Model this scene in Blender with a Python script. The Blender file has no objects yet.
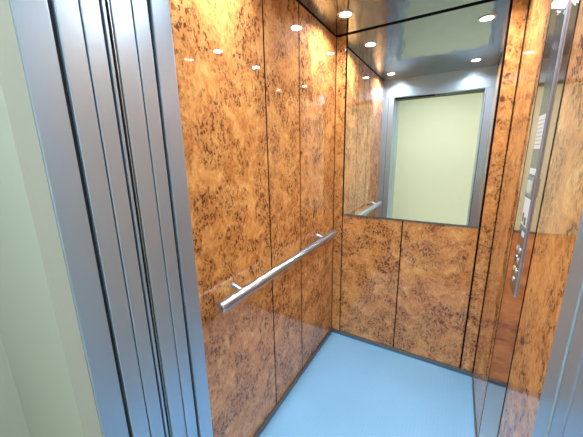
import bpy, bmesh, math, random
from mathutils import Vector, Matrix

random.seed(4)
scn = bpy.context.scene
COL = scn.collection

# ------------------------------------------------------------------ camera
cam_data = bpy.data.cameras.new('camera')
cam = bpy.data.objects.new('camera', cam_data)
COL.objects.link(cam)
cam_data.sensor_fit = 'HORIZONTAL'
cam_data.sensor_width = 36.0
cam_data.lens = 36.0 * 278.257 / 583.0
cam_data.clip_start = 0.01
right = Vector((0.86335387, 0.50430643, -0.01717884))
up = Vector((-0.09999951, 0.20436633, 0.97377333))
fwd = Vector((-0.49459093, 0.8389931, -0.22687086))
mw = Matrix((right, up, -fwd)).transposed().to_4x4()
mw.translation = Vector((0.77109527, -1.93429221, 1.4534478))
cam.matrix_world = mw
scn.camera = cam

# ------------------------------------------------------------------ world, exposure
world = bpy.data.worlds.new('world')
scn.world = world
world.use_nodes = True
world.node_tree.nodes['Background'].inputs[0].default_value = (0.02, 0.02, 0.022, 1)
world.node_tree.nodes['Background'].inputs[1].default_value = 1.0
scn.view_settings.view_transform = 'Standard'
scn.view_settings.look = 'None'
scn.view_settings.gamma = 1.0
scn.view_settings.use_curve_mapping = False
scn.view_settings.exposure = 0.0
scn.cycles.use_denoising = True
scn.cycles.max_bounces = 16
scn.cycles.diffuse_bounces = 6
scn.cycles.glossy_bounces = 12
scn.cycles.caustics_reflective = True
scn.cycles.blur_glossy = 0.3
scn.cycles.sample_clamp_indirect = 0.0
LAMP = 60.0           # radiance of each downlight lens
BEAM = 5.6            # watts of each downlight's beam
HALL = 31.0           # radiance of the landing's ceiling light panel

# ------------------------------------------------------------------ materials
def mat(name, color, rough=0.5, metal=0.0, spec=0.5, coat=0.0, coat_rough=0.03):
    m = bpy.data.materials.new(name)
    m.use_nodes = True
    b = m.node_tree.nodes['Principled BSDF']
    b.inputs['Base Color'].default_value = (*color, 1)
    b.inputs['Roughness'].default_value = rough
    b.inputs['Metallic'].default_value = metal
    b.inputs['Specular IOR Level'].default_value = spec
    b.inputs['Coat Weight'].default_value = coat
    b.inputs['Coat Roughness'].default_value = coat_rough
    b.inputs['Coat IOR'].default_value = 1.65
    return m

def N(m, t, **kw):
    n = m.node_tree.nodes.new(t)
    for k, v in kw.items():
        setattr(n, k, v)
    return n

def L(m, a, b):
    m.node_tree.links.new(a, b)

def coords(m, scale=(1, 1, 1)):
    tc = N(m, 'ShaderNodeTexCoord')
    mp = N(m, 'ShaderNodeMapping')
    mp.inputs['Scale'].default_value = scale
    L(m, tc.outputs['Object'], mp.inputs['Vector'])
    return mp.outputs['Vector']

def ramp(m, src, stops):
    r = N(m, 'ShaderNodeValToRGB')
    e = r.color_ramp.elements
    while len(e) < len(stops):
        e.new(0.5)
    for el, (p, c) in zip(e, stops):
        el.position = p
        el.color = (*c, 1) if len(c) == 3 else c
    L(m, src, r.inputs['Fac'])
    return r.outputs['Color']

def noise(m, vec, scale, detail=4, rough=0.55, dist=0.0):
    n = N(m, 'ShaderNodeTexNoise')
    n.inputs['Scale'].default_value = scale
    n.inputs['Detail'].default_value = detail
    n.inputs['Roughness'].default_value = rough
    n.inputs['Distortion'].default_value = dist
    L(m, vec, n.inputs['Vector'])
    return n

def bump(m, src, strength, dist, sockets=('Normal',)):
    b = N(m, 'ShaderNodeBump')
    b.inputs['Strength'].default_value = strength
    b.inputs['Distance'].default_value = dist
    L(m, src, b.inputs['Height'])
    p = m.node_tree.nodes['Principled BSDF']
    for s in sockets:
        L(m, b.outputs['Normal'], p.inputs[s])

def mixc(m, fac, a, b, mode='MIX'):
    x = N(m, 'ShaderNodeMix', data_type='RGBA', blend_type=mode)
    for s, v in ((x.inputs[0], fac), (x.inputs[6], a), (x.inputs[7], b)):
        if hasattr(v, 'links') or hasattr(v, 'is_linked'):
            L(m, v, s)
        elif isinstance(v, (int, float)):
            s.default_value = v
        else:
            s.default_value = (*v, 1)
    return x.outputs[2]

def math_n(m, op, a, b):
    x = N(m, 'ShaderNodeMath', operation=op)
    for s, v in zip(x.inputs, (a, b)):
        if isinstance(v, (int, float)):
            s.default_value = v
        else:
            L(m, v, s)
    return x.outputs[0]

def burl():
    m = mat('burl_wood', (0.5, 0.2, 0.05), rough=0.6, spec=0.06, coat=1.0, coat_rough=0.025)
    v = coords(m)
    info = N(m, 'ShaderNodeObjectInfo')
    off = N(m, 'ShaderNodeVectorMath', operation='SCALE')
    off.inputs[0].default_value = (3.1, 2.3, 4.7)
    L(m, info.outputs['Random'], off.inputs['Scale'])
    v0 = N(m, 'ShaderNodeVectorMath', operation='ADD')
    L(m, v, v0.inputs[0]); L(m, off.outputs[0], v0.inputs[1])
    v = v0.outputs[0]
    wob = noise(m, v, 9, 3, 0.6)
    sc = N(m, 'ShaderNodeVectorMath', operation='SCALE')
    L(m, wob.outputs['Color'], sc.inputs[0]); sc.inputs['Scale'].default_value = 0.12
    add = N(m, 'ShaderNodeVectorMath', operation='ADD')
    L(m, v, add.inputs[0]); L(m, sc.outputs[0], add.inputs[1])
    vd = add.outputs[0]
    stretch = N(m, 'ShaderNodeVectorMath', operation='MULTIPLY')
    L(m, v, stretch.inputs[0]); stretch.inputs[1].default_value = (1.0, 1.0, 0.6)
    vs = stretch.outputs[0]
    base = noise(m, vd, 9.0, 8, 0.66, 1.6)
    col = ramp(m, base.outputs['Fac'], [(0.32, (0.55, 0.215, 0.060)), (0.45, (0.73, 0.325, 0.095)),
                                        (0.58, (0.83, 0.425, 0.135)), (0.74, (0.90, 0.57, 0.21))])
    fine = noise(m, vs, 85, 5, 0.7)
    col = mixc(m, 0.5, col, ramp(m, fine.outputs['Fac'], [(0.36, (0.46, 0.32, 0.26)), (0.60, (1, 1, 1))]), 'MULTIPLY')
    # clustered dark eyes
    wob2 = noise(m, v, 60, 3, 0.6)
    sc2 = N(m, 'ShaderNodeVectorMath', operation='SCALE')
    L(m, wob2.outputs['Color'], sc2.inputs[0]); sc2.inputs['Scale'].default_value = 0.03
    add2 = N(m, 'ShaderNodeVectorMath', operation='ADD')
    L(m, vs, add2.inputs[0]); L(m, sc2.outputs[0], add2.inputs[1])
    cl = noise(m, vd, 8.0, 3, 0.6)
    mask = ramp(m, cl.outputs['Fac'], [(0.43, (0, 0, 0)), (0.57, (1, 1, 1))])
    blot = noise(m, vs, 48, 2.5, 0.55, 0.6)
    f = math_n(m, 'MULTIPLY', ramp(m, blot.outputs['Fac'], [(0.585, (0, 0, 0)), (0.645, (1, 1, 1))]), mask)
    col = mixc(m, math_n(m, 'MULTIPLY', f, 0.92), col, (0.065, 0.019, 0.013))
    for scale, size, dark, k in ((52, 0.36, (0.055, 0.017, 0.010), 0.95), (85, 0.42, (0.09, 0.028, 0.014), 0.9)):
        vo = N(m, 'ShaderNodeTexVoronoi')
        vo.inputs['Scale'].default_value = scale
        L(m, add2.outputs[0], vo.inputs['Vector'])
        eye = ramp(m, vo.outputs['Distance'], [(size * 0.6, (1, 1, 1)), (size, (0, 0, 0))])
        f = math_n(m, 'MULTIPLY', eye, mask)
        f = math_n(m, 'MULTIPLY', f, k)
        col = mixc(m, f, col, dark)
    # a warm halo where eyes gather
    halo = math_n(m, 'MULTIPLY', mask, 0.26)
    col = mixc(m, halo, col, (0.28, 0.085, 0.022))
    L(m, col, m.node_tree.nodes['Principled BSDF'].inputs['Base Color'])
    wave = noise(m, coords(m, (5, 5, 1.2)), 1.6, 2, 0.5)
    bump(m, wave.outputs['Fac'], 0.045, 0.02, ('Coat Normal',))
    return m

def brushed(name, color, rough, vertical=True, strength=0.08, metal=1.0):
    m = mat(name, color, rough=rough, metal=metal)
    v = coords(m, (260, 260, 3) if vertical else (3, 260, 260))
    n = noise(m, v, 1.0, 3, 0.6)
    r = N(m, 'ShaderNodeMapRange')
    r.inputs['To Min'].default_value = rough - 0.05
    r.inputs['To Max'].default_value = rough + 0.07
    L(m, n.outputs['Fac'], r.inputs['Value'])
    L(m, r.outputs[0], m.node_tree.nodes['Principled BSDF'].inputs['Roughness'])
    bump(m, n.outputs['Fac'], strength, 0.002)
    return m

M = {}
M['burl'] = burl()
M['steel'] = brushed('brushed_steel', (0.43, 0.585, 0.76), 0.31, strength=0.03, metal=0.75)
M['steel_dark'] = brushed('dark_steel', (0.17, 0.20, 0.215), 0.34, metal=0.7)
M['polished'] = mat('polished_steel', (0.22, 0.24, 0.30), rough=0.2, metal=0.9)
M['bronze'] = mat('polished_bronze', (0.80, 0.45, 0.32), rough=0.09, metal=1.0)
M['panel_edge'] = mat('satin_edge', (0.42, 0.44, 0.52), rough=0.38, metal=0.7)
M['rail'] = mat('satin_steel', (0.45, 0.54, 0.64), rough=0.36, metal=1.0)
M['chrome'] = mat('chrome', (0.62, 0.68, 0.75), rough=0.25, metal=1.0)
M['groove'] = mat('groove_black', (0.010, 0.009, 0.008), rough=0.9, spec=0.05)
M['rubber'] = mat('rubber', (0.014, 0.015, 0.018), rough=0.5)
M['mirror'] = mat('mirror_glass', (0.90, 0.92, 0.90), rough=0.0, metal=1.0)

def ceiling_mat():
    m = mat('polished_ceiling', (0.29, 0.33, 0.39), rough=0.09, metal=1.0)
    n = noise(m, coords(m, (1, 0.5, 1)), 12.0, 0.0, 0.4)
    bump(m, n.outputs['Fac'], 0.30, 0.01)
    return m
M['ceiling'] = ceiling_mat()

def floor_mat():
    m = mat('grey_blue_vinyl', (0.47, 0.59, 0.74), rough=0.33, spec=0.5)
    v = coords(m)
    n = noise(m, v, 2.5, 3, 0.5)
    col = ramp(m, n.outputs['Fac'], [(0.3, (0.178, 0.39, 0.61)), (0.7, (0.20, 0.43, 0.655))])
    vo = N(m, 'ShaderNodeTexVoronoi')
    vo.inputs['Scale'].default_value = 55
    vo.inputs['Randomness'].default_value = 0.15
    L(m, v, vo.inputs['Vector'])
    col = mixc(m, ramp(m, vo.outputs['Distance'], [(0.25, (0.25, 0.25, 0.25)), (0.42, (0, 0, 0))]), col, (0.14, 0.325, 0.54))
    L(m, col, m.node_tree.nodes['Principled BSDF'].inputs['Base Color'])
    bump(m, vo.outputs['Distance'], 0.12, 0.004)
    return m
M['floor'] = floor_mat()

def plaster(name, color):
    m = mat(name, color, rough=0.7, spec=0.25)
    n = noise(m, coords(m), 40, 5, 0.6)
    bump(m, n.outputs['Fac'], 0.12, 0.004)
    return m
M['cream'] = plaster('cream_paint', (0.89, 0.87, 0.67))
M['dim_cream'] = plaster('dimmed_cream_paint', (0.37, 0.42, 0.385))  # cream wall in dimmer light, the dimness put into this darker colour
M['white_paint'] = plaster('white_ceiling_paint', (0.8, 0.8, 0.78))
M['tile'] = mat('landing_tile', (0.66, 0.65, 0.60), rough=0.3)
M['label_white'] = mat('label_white', (0.74, 0.80, 0.86), rough=0.4)
M['ink'] = mat('ink', (0.05, 0.05, 0.06), rough=0.6)
M['screen'] = mat('screen', (0.42, 0.50, 0.52), rough=0.12, coat=1.0)
M['plate'] = mat('grey_plate', (0.38, 0.41, 0.45), rough=0.3, metal=0.6)
M['pad'] = mat('button_cap', (0.68, 0.70, 0.74), rough=0.3, metal=0.4)
M['yellow'] = mat('yellow_cap', (0.85, 0.62, 0.10), rough=0.35)

def emit(name, color, s):
    m = mat(name, color, 0.4)
    b = m.node_tree.nodes['Principled BSDF']
    b.inputs['Emission Color'].default_value = (*color, 1)
    b.inputs['Emission Strength'].default_value = s
    return m
M['lamp'] = emit('lamp_lens', (0.90, 0.95, 1.0), LAMP)
M['hall_lamp'] = emit('hall_diffuser', (0.93, 0.98, 1.0), HALL)

# ------------------------------------------------------------------ mesh helpers
def box_bm(x0, x1, y0, y1, z0, z1, bev=0.0, seg=2, bm=None):
    b = bmesh.new()
    bmesh.ops.create_cube(b, size=1)
    for v in b.verts:
        v.co = Vector((x0 + (v.co.x + .5) * (x1 - x0), y0 + (v.co.y + .5) * (y1 - y0), z0 + (v.co.z + .5) * (z1 - z0)))
    if bev:
        bmesh.ops.bevel(b, geom=b.edges[:], offset=bev, segments=seg, affect='EDGES', profile=0.6)
    return merge(bm, b)

def merge(bm, b):
    if bm is None:
        return b
    me = bpy.data.meshes.new('tmp')
    b.to_mesh(me); b.free()
    bm.from_mesh(me)
    bpy.data.meshes.remove(me)
    return bm

def lathe_bm(profile, origin, axis, n=32, bm=None):
    """profile: (radius, height) pairs turned about axis through origin."""
    b = bmesh.new()
    a = Vector(axis).normalized()
    q = a.to_track_quat('Z', 'Y')
    rings = []
    for r, h in profile:
        if r <= 1e-6:
            rings.append([b.verts.new(Vector(origin) + q @ Vector((0, 0, h)))])
        else:
            rings.append([b.verts.new(Vector(origin) + q @ Vector((r * math.cos(2 * math.pi * k / n), r * math.sin(2 * math.pi * k / n), h))) for k in range(n)])
    for A, B in zip(rings, rings[1:]):
        for k in range(n):
            k2 = (k + 1) % n
            if len(A) == 1 and len(B) == 1:
                continue
            if len(A) == 1:
                b.faces.new((A[0], B[k2], B[k]))
            elif len(B) == 1:
                b.faces.new((A[k], A[k2], B[0]))
            else:
                b.faces.new((A[k], A[k2], B[k2], B[k]))
    bmesh.ops.recalc_face_normals(b, faces=b.faces[:])
    return merge(bm, b)

def prism_bm(pts, axis, a0, a1, bm=None):
    """pts (u,v) outline pushed along axis ('x': (y,z) outline)."""
    b = bmesh.new()
    def P(u, v, w):
        return {'x': (w, u, v), 'y': (u, w, v), 'z': (u, v, w)}[axis]
    A = [b.verts.new(P(u, v, a0)) for u, v in pts]
    B = [b.verts.new(P(u, v, a1)) for u, v in pts]
    b.faces.new(A); b.faces.new(B)
    for k in range(len(pts)):
        k2 = (k + 1) % len(pts)
        b.faces.new((A[k], A[k2], B[k2], B[k]))
    bmesh.ops.recalc_face_normals(b, faces=b.faces[:])
    return merge(bm, b)

def world_loc(o):
    return Vector((0, 0, 0)) if o is None else o.location + world_loc(o.parent)

def obj(name, bm, m, parent=None, smooth=False, label=None, loc=None):
    """link bm (given in room coordinates) as one object under parent."""
    here = Vector(loc) if loc is not None else (world_loc(parent) if parent else Vector((0, 0, 0)))
    bmesh.ops.translate(bm, verts=bm.verts[:], vec=-here)
    me = bpy.data.meshes.new(name)
    if smooth:
        for f in bm.faces:
            f.smooth = True
        for e in bm.edges:
            if len(e.link_faces) == 2 and e.calc_face_angle() > 0.7:
                e.smooth = False
    bm.to_mesh(me); bm.free()
    me.materials.append(m)
    o = bpy.data.objects.new(name, me)
    COL.objects.link(o)
    if parent is not None:
        o.parent = parent
        o.location = here - world_loc(parent)
    else:
        o.location = here
    if label:
        o['label'] = label
    return o

def struct(name, bm, m, label, cat):
    o = obj(name, bm, m)
    o['kind'] = 'structure'; o['label'] = label; o['category'] = cat
    return o

def thing(name, loc, label, cat, group=None):
    o = bpy.data.objects.new(name, None)
    COL.objects.link(o)
    o.location = loc
    o['label'] = label; o['category'] = cat
    if group:
        o['group'] = group
    return o

W, H, D = 0.997, 2.2, 1.40     # lift car: width, height, depth (back wall at y = 0, door end at y = -D)
XL, XR = 0.1165, 0.928         # the doorway's two reveals
G, GR = 0.009, 0.015

# ------------------------------------------------------------------ structure: lift car
fl = struct('floor', box_bm(-0.03, W + 0.03, -D - 0.052, 0.03, -0.03, 0.0), M['floor'], 'pale blue-grey vinyl floor of the lift car with fine studs', 'floor')
ce = struct('ceiling', box_bm(0.004, W - 0.004, -D + 0.003, -0.004, H, H + 0.02), M['ceiling'], 'dark polished metal ceiling of the lift car', 'ceiling')
obj('shadow_gap', box_bm(-0.04, W + 0.04, -D - 0.05, 0.04, H + 0.022, H + 0.04), M['groove'], ce)

def wall_panels(wall, spans, make):
    for k, s in enumerate(spans):
        obj('panel', make(*s), M['burl'], wall)

Z0, Z1 = 0.03, H - 0.007
wl = struct('wall_left', box_bm(-0.04, -0.0003, -D, 0.03, 0, H + 0.022), M['groove'], 'lift car wall of three glossy burl wood panels behind the handrail', 'wall')
for y0, y1 in ((-0.518, 0.0), (-0.835, -0.518), (-D, -0.835)):
    obj('panel', box_bm(-0.010, 0.0, y0 + (G / 2 if y0 > -D else 0), y1 - (G / 2 if y1 < 0 else 0.004), Z0, Z1, 0.0012), M['burl'], wl)
wr = struct('wall_right', box_bm(W + 0.0002, W + 0.04, -D, 0.03, 0, H + 0.022), M['groove'], 'lift car wall of burl wood panels carrying the button panel', 'wall')
for y0, y1 in ((-0.53, 0.0), (-0.868, -0.53), (-D, -0.868)):
    obj('panel' if y1 != -0.53 else 'polished_panel', box_bm(W, W + 0.010, y0 + (GR / 2 if y0 > -D else 0), y1 - (GR / 2 if y1 < 0 else 0.004), Z0, Z1, 0.0012), M['burl'] if y1 != -0.53 else M['bronze'], wr, label=None if y1 != -0.53 else 'mirror-polished bronze strip behind the buttons')
wb = struct('wall_back', box_bm(-0.03, W + 0.03, 0.0004, 0.04, 0, H + 0.022), M['groove'], 'lift car end wall with burl wood panels under and beside the mirror', 'wall')
MB = 1.013
for x0, x1, z0, z1 in ((0.003, 0.0685, Z0, Z1), (0.0760, 0.4905, Z0, MB - 0.012), (0.4985, 0.9195, Z0, MB - 0.012), (0.9295, W - 0.004, Z0, Z1)):
    obj('panel', box_bm(x0, x1, 0.0, 0.010, z0, z1, 0.0012), M['burl'], wb)

BB = {}
for nm, b, lab in (('baseboard_left', box_bm(-0.006, 0.012, -D, -0.0122, 0, Z0 - 0.002, 0.003), 'grey steel skirting strip at the floor under the handrail wall'),
                   ('baseboard_right', box_bm(W - 0.004, W + 0.006, -D, -0.0122, 0, Z0 - 0.002, 0.001), 'grey steel skirting strip at the floor under the button panel wall'),
                   ('baseboard_back', box_bm(0.0, W, -0.012, 0.006, 0, Z0 - 0.002, 0.003), 'grey steel skirting strip at the floor under the mirror wall')):
    struct(nm, b, M['steel_dark'], lab, 'skirting')

# door end of the car: two return posts and the transom over the opening
wf = struct('wall_front', box_bm(-0.04, W + 0.04, -D - 0.05, -D - 0.003, 2.03, H + 0.022, 0.0), M['steel'], 'blue-grey steel transom and return posts at the door end of the car', 'wall')
DOOR_H = 2.02
for x0, x1 in ((-0.04, XL), (XR, W + 0.04)):
    obj('return_post', box_bm(x0, x1, -D - 0.052, -D, 0, DOOR_H, 0.003), M['steel'], wf)
obj('transom', box_bm(-0.04, W + 0.04, -D - 0.052, -D, DOOR_H + 0.001, H + 0.02, 0.003), M['steel'], wf)
for x0, x1 in ((0.058, 0.061), (W - 0.061, W - 0.058)):
    obj('joint_line', box_bm(x0, x1, -D - 0.002, -D + 0.0006, 0, DOOR_H), M['rubber'], wf)

# ------------------------------------------------------------------ doors (leaves drawn back, leading edges in the reveal)
def leaf(name, side, y0, y1, label):
    x0, x1 = (XL - 0.42, XL) if side < 0 else (XR, XR + 0.42)
    if y0 > -1.55:                                   # car leaves
        pass
    o = struct(name, box_bm(x0, x1, y0, y1, 0.004, DOOR_H, 0.0022, 3), M['steel'], label, 'door')
    return o
n = 1
for side, who in ((-1, 'beside the handrail wall'), (1, 'beside the button panel wall')):
    for y0, y1, what in ((-1.4985, -1.4615, 'inner brushed steel car door leaf'), (-1.5465, -1.5018, 'outer brushed steel car door leaf'),
                         (-1.6065, -1.5705, 'inner brushed steel landing door leaf'), (-1.6505, -1.6095, 'outer brushed steel landing door leaf')):
        leaf('door_%d' % n, side, y0, y1, what + ' drawn back ' + who)
        n += 1
# dark pocket behind the leaves and the seal strips in the gap between car and landing doors
for k, (side, who) in enumerate(((-1, 'beside the handrail wall'), (1, 'beside the button panel wall'))):
    def bx(a, b, y0, y1, bev=0.0):
        return box_bm(XL - b, XL - a, y0, y1, 0.002, DOOR_H, bev) if side < 0 else box_bm(XR + a, XR + b, y0, y1, 0.002, DOOR_H, bev)
    t = struct('trim_%d' % (k + 1), bx(0.012, 0.020, -1.570, -1.547), M['rubber'], 'black rubber and bright steel seal strips between the door leaves ' + who, 'door seal')
    obj('steel_strip', bx(0.004, 0.0118, -1.5635, -1.5565, 0.0015), M['steel'], t)
    obj('steel_lip', bx(0.001, 0.0118, -1.5525, -1.5505, 0.0006), M['chrome'], t)
    obj('rubber_strip', bx(0.003, 0.0118, -1.5500, -1.5475), M['rubber'], t)
    for q, (y0, y1) in enumerate(((-1.4612, -1.4522), (-1.5017, -1.4987), (-1.6093, -1.6067), (-1.6595, -1.6507))):
        obj('seal', bx(0.010, 0.018, y0, y1), M['rubber'], t)

hd = struct('trim_3', box_bm(XL - 0.02, XR + 0.02, -1.6595, -D - 0.0525, DOOR_H + 0.002, 2.12), M['rubber'], 'dark door track header over the opening', 'header')
obj('header_lip', box_bm(XL, 0.50, -1.550, -1.4700, DOOR_H - 0.010, DOOR_H + 0.0015), M['rubber'], hd)
# landing door frame
fr = struct('trim_4', box_bm(XL - 0.06, XL, -1.713, -1.660, 0, DOOR_H + 0.06, 0.0025, 3), M['steel'], 'brushed steel landing frame around the lift doorway', 'door frame')
obj('frame_post', box_bm(XR, XR + 0.06, -1.713, -1.660, 0, DOOR_H + 0.06, 0.0025, 3), M['steel'], fr)
obj('frame_head', box_bm(XL + 0.0002, XR - 0.0002, -1.713, -1.660, DOOR_H + 0.028, DOOR_H + 0.06, 0.0025, 3), M['steel'], fr)
sill = struct('trim_5', box_bm(XL - 0.3, XR + 0.3, -1.713, -D - 0.053, -0.03, 0.0), M['chrome'], 'grooved metal sill under the open doors', 'sill')
for y in (-1.635, -1.59, -1.525, -1.48):
    obj('track_groove', box_bm(XL - 0.3, XR + 0.3, y - 0.004, y + 0.004, -0.002, 0.0006), M['rubber'], sill)

# ------------------------------------------------------------------ landing
HX0, HX1, HY0, HY1, HH = -0.345, 1.95, -3.75, -1.747, 2.6
we = struct('wall_entrance', box_bm(HX0 - 0.05, XL - 0.003, HY1, -1.7135, 0, HH), M['dim_cream'], 'cream landing wall, dimmed by its colour, around the lift doorway', 'wall')
obj('wall_section', box_bm(XR + 0.003, HX1 + 0.05, HY1, -1.7135, 0, HH), M['dim_cream'], we)
obj('wall_head', box_bm(XL - 0.003, XR + 0.003, HY1, -1.7135, DOOR_H + 0.057, HH), M['dim_cream'], we)
struct('wall_landing_left', box_bm(HX0 - 0.05, HX0, HY0, HY1, 0, HH), M['dim_cream'], 'pale landing side wall at the edge of the photo', 'wall')
struct('wall_landing_right', box_bm(HX1, HX1 + 0.05, HY0, HY1, 0, HH), M['cream'], 'cream landing side wall behind the camera', 'wall')
struct('wall_landing_far', box_bm(HX0 - 0.05, HX1 + 0.05, HY0 - 0.05, HY0, 0, HH), M['cream'], 'bright cream landing wall seen in the mirror', 'wall')
struct('floor_landing', box_bm(HX0 - 0.05, HX1 + 0.05, HY0 - 0.05, -1.7135, -0.03, -0.0005), M['tile'], 'grey landing floor outside the lift', 'floor')
struct('ceiling_landing', box_bm(HX0 - 0.05, HX1 + 0.05, HY0 - 0.05, -1.7135, HH, HH + 0.03), M['white_paint'], 'white landing ceiling outside the lift', 'ceiling')
HLY = 0.12
hl = thing('ceiling_light', (0.50, -2.45 + HLY, HH), 'square landing ceiling light outside the lift', 'light')
hb = box_bm(0.18, 0.82, -2.77 + HLY, -2.75 + HLY, HH - 0.05, HH, 0.003)
for a in ((0.18, 0.82, -2.15 + HLY, -2.13 + HLY), (0.18, 0.20, -2.75 + HLY, -2.15 + HLY), (0.80, 0.82, -2.75 + HLY, -2.15 + HLY)):
    box_bm(*a, HH - 0.05, HH, 0.003, 2, hb)
obj('frame', hb, M['chrome'], hl)
obj('diffuser', box_bm(0.202, 0.798, -2.748 + HLY, -2.152 + HLY, HH - 0.045, HH - 0.001), M['hall_lamp'], hl)

# ------------------------------------------------------------------ mirror
mr = thing('mirror', (0.5, 0.0, MB), 'large frameless mirror on the upper half of the back wall', 'mirror')
obj('glass', box_bm(0.0790, 0.9185, -0.002, 0.004, MB, H - 0.007, 0.0012, 1), M['mirror'], mr)
obj('backing', box_bm(0.0790, 0.9185, 0.0042, 0.0060, MB, H - 0.007), M['groove'], mr)
obj('bottom_rail', box_bm(0.0770, 0.9205, -0.004, 0.0098, MB - 0.010, MB - 0.0003, 0.001), M['steel_dark'], mr)

# ------------------------------------------------------------------ handrail
RX, RZ, RR = 0.058, 0.894, 0.0215
hr = thing('handrail', (0.0, -0.68, RZ), 'brushed steel tube handrail on two brackets along the left burl wood wall', 'handrail')
ya, yb = -1.262, -0.118
obj('rail', lathe_bm([(RR - 0.002, 0.0), (RR, 0.002), (RR, yb - ya - 0.002), (RR - 0.002, yb - ya)], (RX, ya, RZ), (0, 1, 0), 40), M['rail'], hr, True)
for y, s in ((ya, -1), (yb, 1)):
    obj('end_cap', lathe_bm([(RR - 0.002, 0.0), (RR - 0.003, 0.002), (RR - 0.0045, 0.0025), (RR - 0.007, 0.0012), (0.0, 0.0012)], (RX, y, RZ), (0, s, 0), 40), M['chrome'], hr, True)
for y in (-1.125, -0.29):
    br = obj('bracket', lathe_bm([(0.0085, 0.0), (0.0085, RX - RR * 0.5)], (0.001, y, RZ + 0.020), (1, 0, -0.26), 20), M['rail'], hr, True)
    obj('flange', lathe_bm([(0.0, 0.0), (0.013, 0.0), (0.013, 0.0025), (0.0115, 0.0035), (0.0086, 0.0035)], (0.0, y, RZ + 0.020), (1, 0, 0), 24), M['rail'], br, True)

# ------------------------------------------------------------------ car operating panel
PX = 0.991
cop = thing('button_panel', (W, -0.74, 0.95), 'tall polished steel lift button panel on the right wall', 'button panel')
PY0, PY1 = -0.768, -0.666
outline = [(PY0, 0.952), (PY1, 0.952), (PY1, 2.06), (PY0, 2.06)]
obj('housing', box_bm(PX + 0.0006, W, PY0, PY1, 0.945, 2.06, 0.0015), M['panel_edge'], cop)
obj('faceplate', box_bm(PX, PX + 0.0016, PY0 + 0.002, PY1 - 0.002, 0.947, 2.058, 0.0004, 1), M['polished'], cop)
def plate(name, y0, y1, z0, z1, m, t=0.0012, parent=cop, label=None):
    return obj(name, box_bm(PX - t, PX + 0.0002, y0, y1, z0, z1, 0.0004, 1), M[m], parent, label=label)
lab = plate('notice', -0.76, -0.676, 1.455, 1.560, 'label_white', 0.0008, label='pale printed notice')
bm = None
for r in range(7):
    z = 1.545 - r * 0.0125
    y = -0.682
    while y > -0.752:
        w = random.uniform(0.006, 0.016)
        bm = box_bm(PX - 0.0011, PX - 0.0007, max(y - w, -0.755), y, z - 0.003, z + 0.001, 0, 2, bm)
        y -= w + 0.004
pr = M['plate']
obj('fine_print', bm, pr, lab)
plate('notice', -0.76, -0.676, 1.372, 1.392, 'label_white', 0.0008, label='narrow pale strip')
fp = plate('display_frame', -0.764, -0.672, 1.302, 1.362, 'plate', 0.003, label='grey display frame')
plate('display', -0.755, -0.681, 1.310, 1.354, 'screen', 0.0034, fp)
lc = plate('notice', -0.762, -0.678, 1.196, 1.292, 'label_white', 0.0012, label='pale plate with dark marks')
bm = None
for y, z, a, b in ((-0.694, 1.222, 0.004, 0.016), (-0.705, 1.222, 0.004, 0.016), (-0.6995, 1.222, 0.007, 0.004), (-0.728, 1.214, 0.004, 0.014), (-0.735, 1.222, 0.008, 0.004), (-0.735, 1.208, 0.008, 0.004), (-0.743, 1.214, 0.004, 0.014)):
    bm = box_bm(PX - 0.0016, PX - 0.0010, y - a, y + a, z - b, z + b, 0, 2, bm)
obj('dark_marks', bm, M['ink'], lc)
def button(y, z, m, label=None):
    c = obj('button', lathe_bm([(0.0125, 0.0), (0.0125, 0.0008), (0.0115, 0.0014), (0.0, 0.0014)], (PX, y, z), (-1, 0, 0), 24), M['chrome'], cop, True, label)
    obj('cap', lathe_bm([(0.0095, 0.0013), (0.0095, 0.0020), (0.009, 0.0024), (0.0, 0.0024)], (PX, y, z), (-1, 0, 0), 24), M[m], c, True)
button(-0.697, 1.108, 'pad'); button(-0.734, 1.108, 'pad')
button(-0.697, 1.072, 'ink', 'button with dark cap'); button(-0.734, 1.072, 'pad')
button(-0.697, 1.030, 'yellow', 'button with yellow cap'); button(-0.734, 1.030, 'pad')
button(-0.715, 0.994, 'pad')
plate('notice', -0.757, -0.717, 1.160, 1.178, 'label_white', 0.0008, label='small pale tag')

# ------------------------------------------------------------------ ceiling downlights
lights = []
def downlight():
    t = thing('downlight', (0, 0, 0), '', 'light')
    obj('rim', lathe_bm([(0.0305, 0.0), (0.032, -0.004), (0.043, -0.005), (0.0455, -0.003), (0.046, 0.0)], (0, 0, 0), (0, 0, 1), 40), M['chrome'], t, True)
    ld = bpy.data.lights.new('beam', 'AREA')
    ld.shape = 'DISK'; ld.size = 0.06; ld.energy = BEAM; ld.spread = math.radians(154); ld.color = (0.90, 0.95, 1.0)
    lo = bpy.data.objects.new('beam', ld); COL.objects.link(lo); lo.parent = t; lo.location = (0, 0, -0.0030)
    obj('lens', lathe_bm([(0.0, -0.0020), (0.030, -0.0020), (0.030, -0.0003), (0.0, -0.0003)], (0, 0, 0), (0, 0, 1), 40), M['lamp'], t)
    return t
proto = downlight()
spots = [(0.155, -0.262, 'round lit ceiling downlight over the handrail end of the mirror'),
         (0.835, -0.232, 'round lit ceiling downlight in the back corner on the button panel side'),
         (0.125, -1.14, 'round lit ceiling downlight by the doorway on the handrail side, seen in the mirror'),
         (0.82, -1.11, 'round lit ceiling downlight by the doorway on the button panel side, seen in the mirror')]
for k, (x, y, lab_) in enumerate(spots):
    if k == 0:
        t = proto
    else:
        t = proto.copy(); COL.objects.link(t)
        for ch in list(proto.children):
            c = ch.copy(); COL.objects.link(c); c.parent = t
    t.location = (x, y, H)
    t['label'] = lab_
    t['group'] = 'ceiling downlights of the lift car'
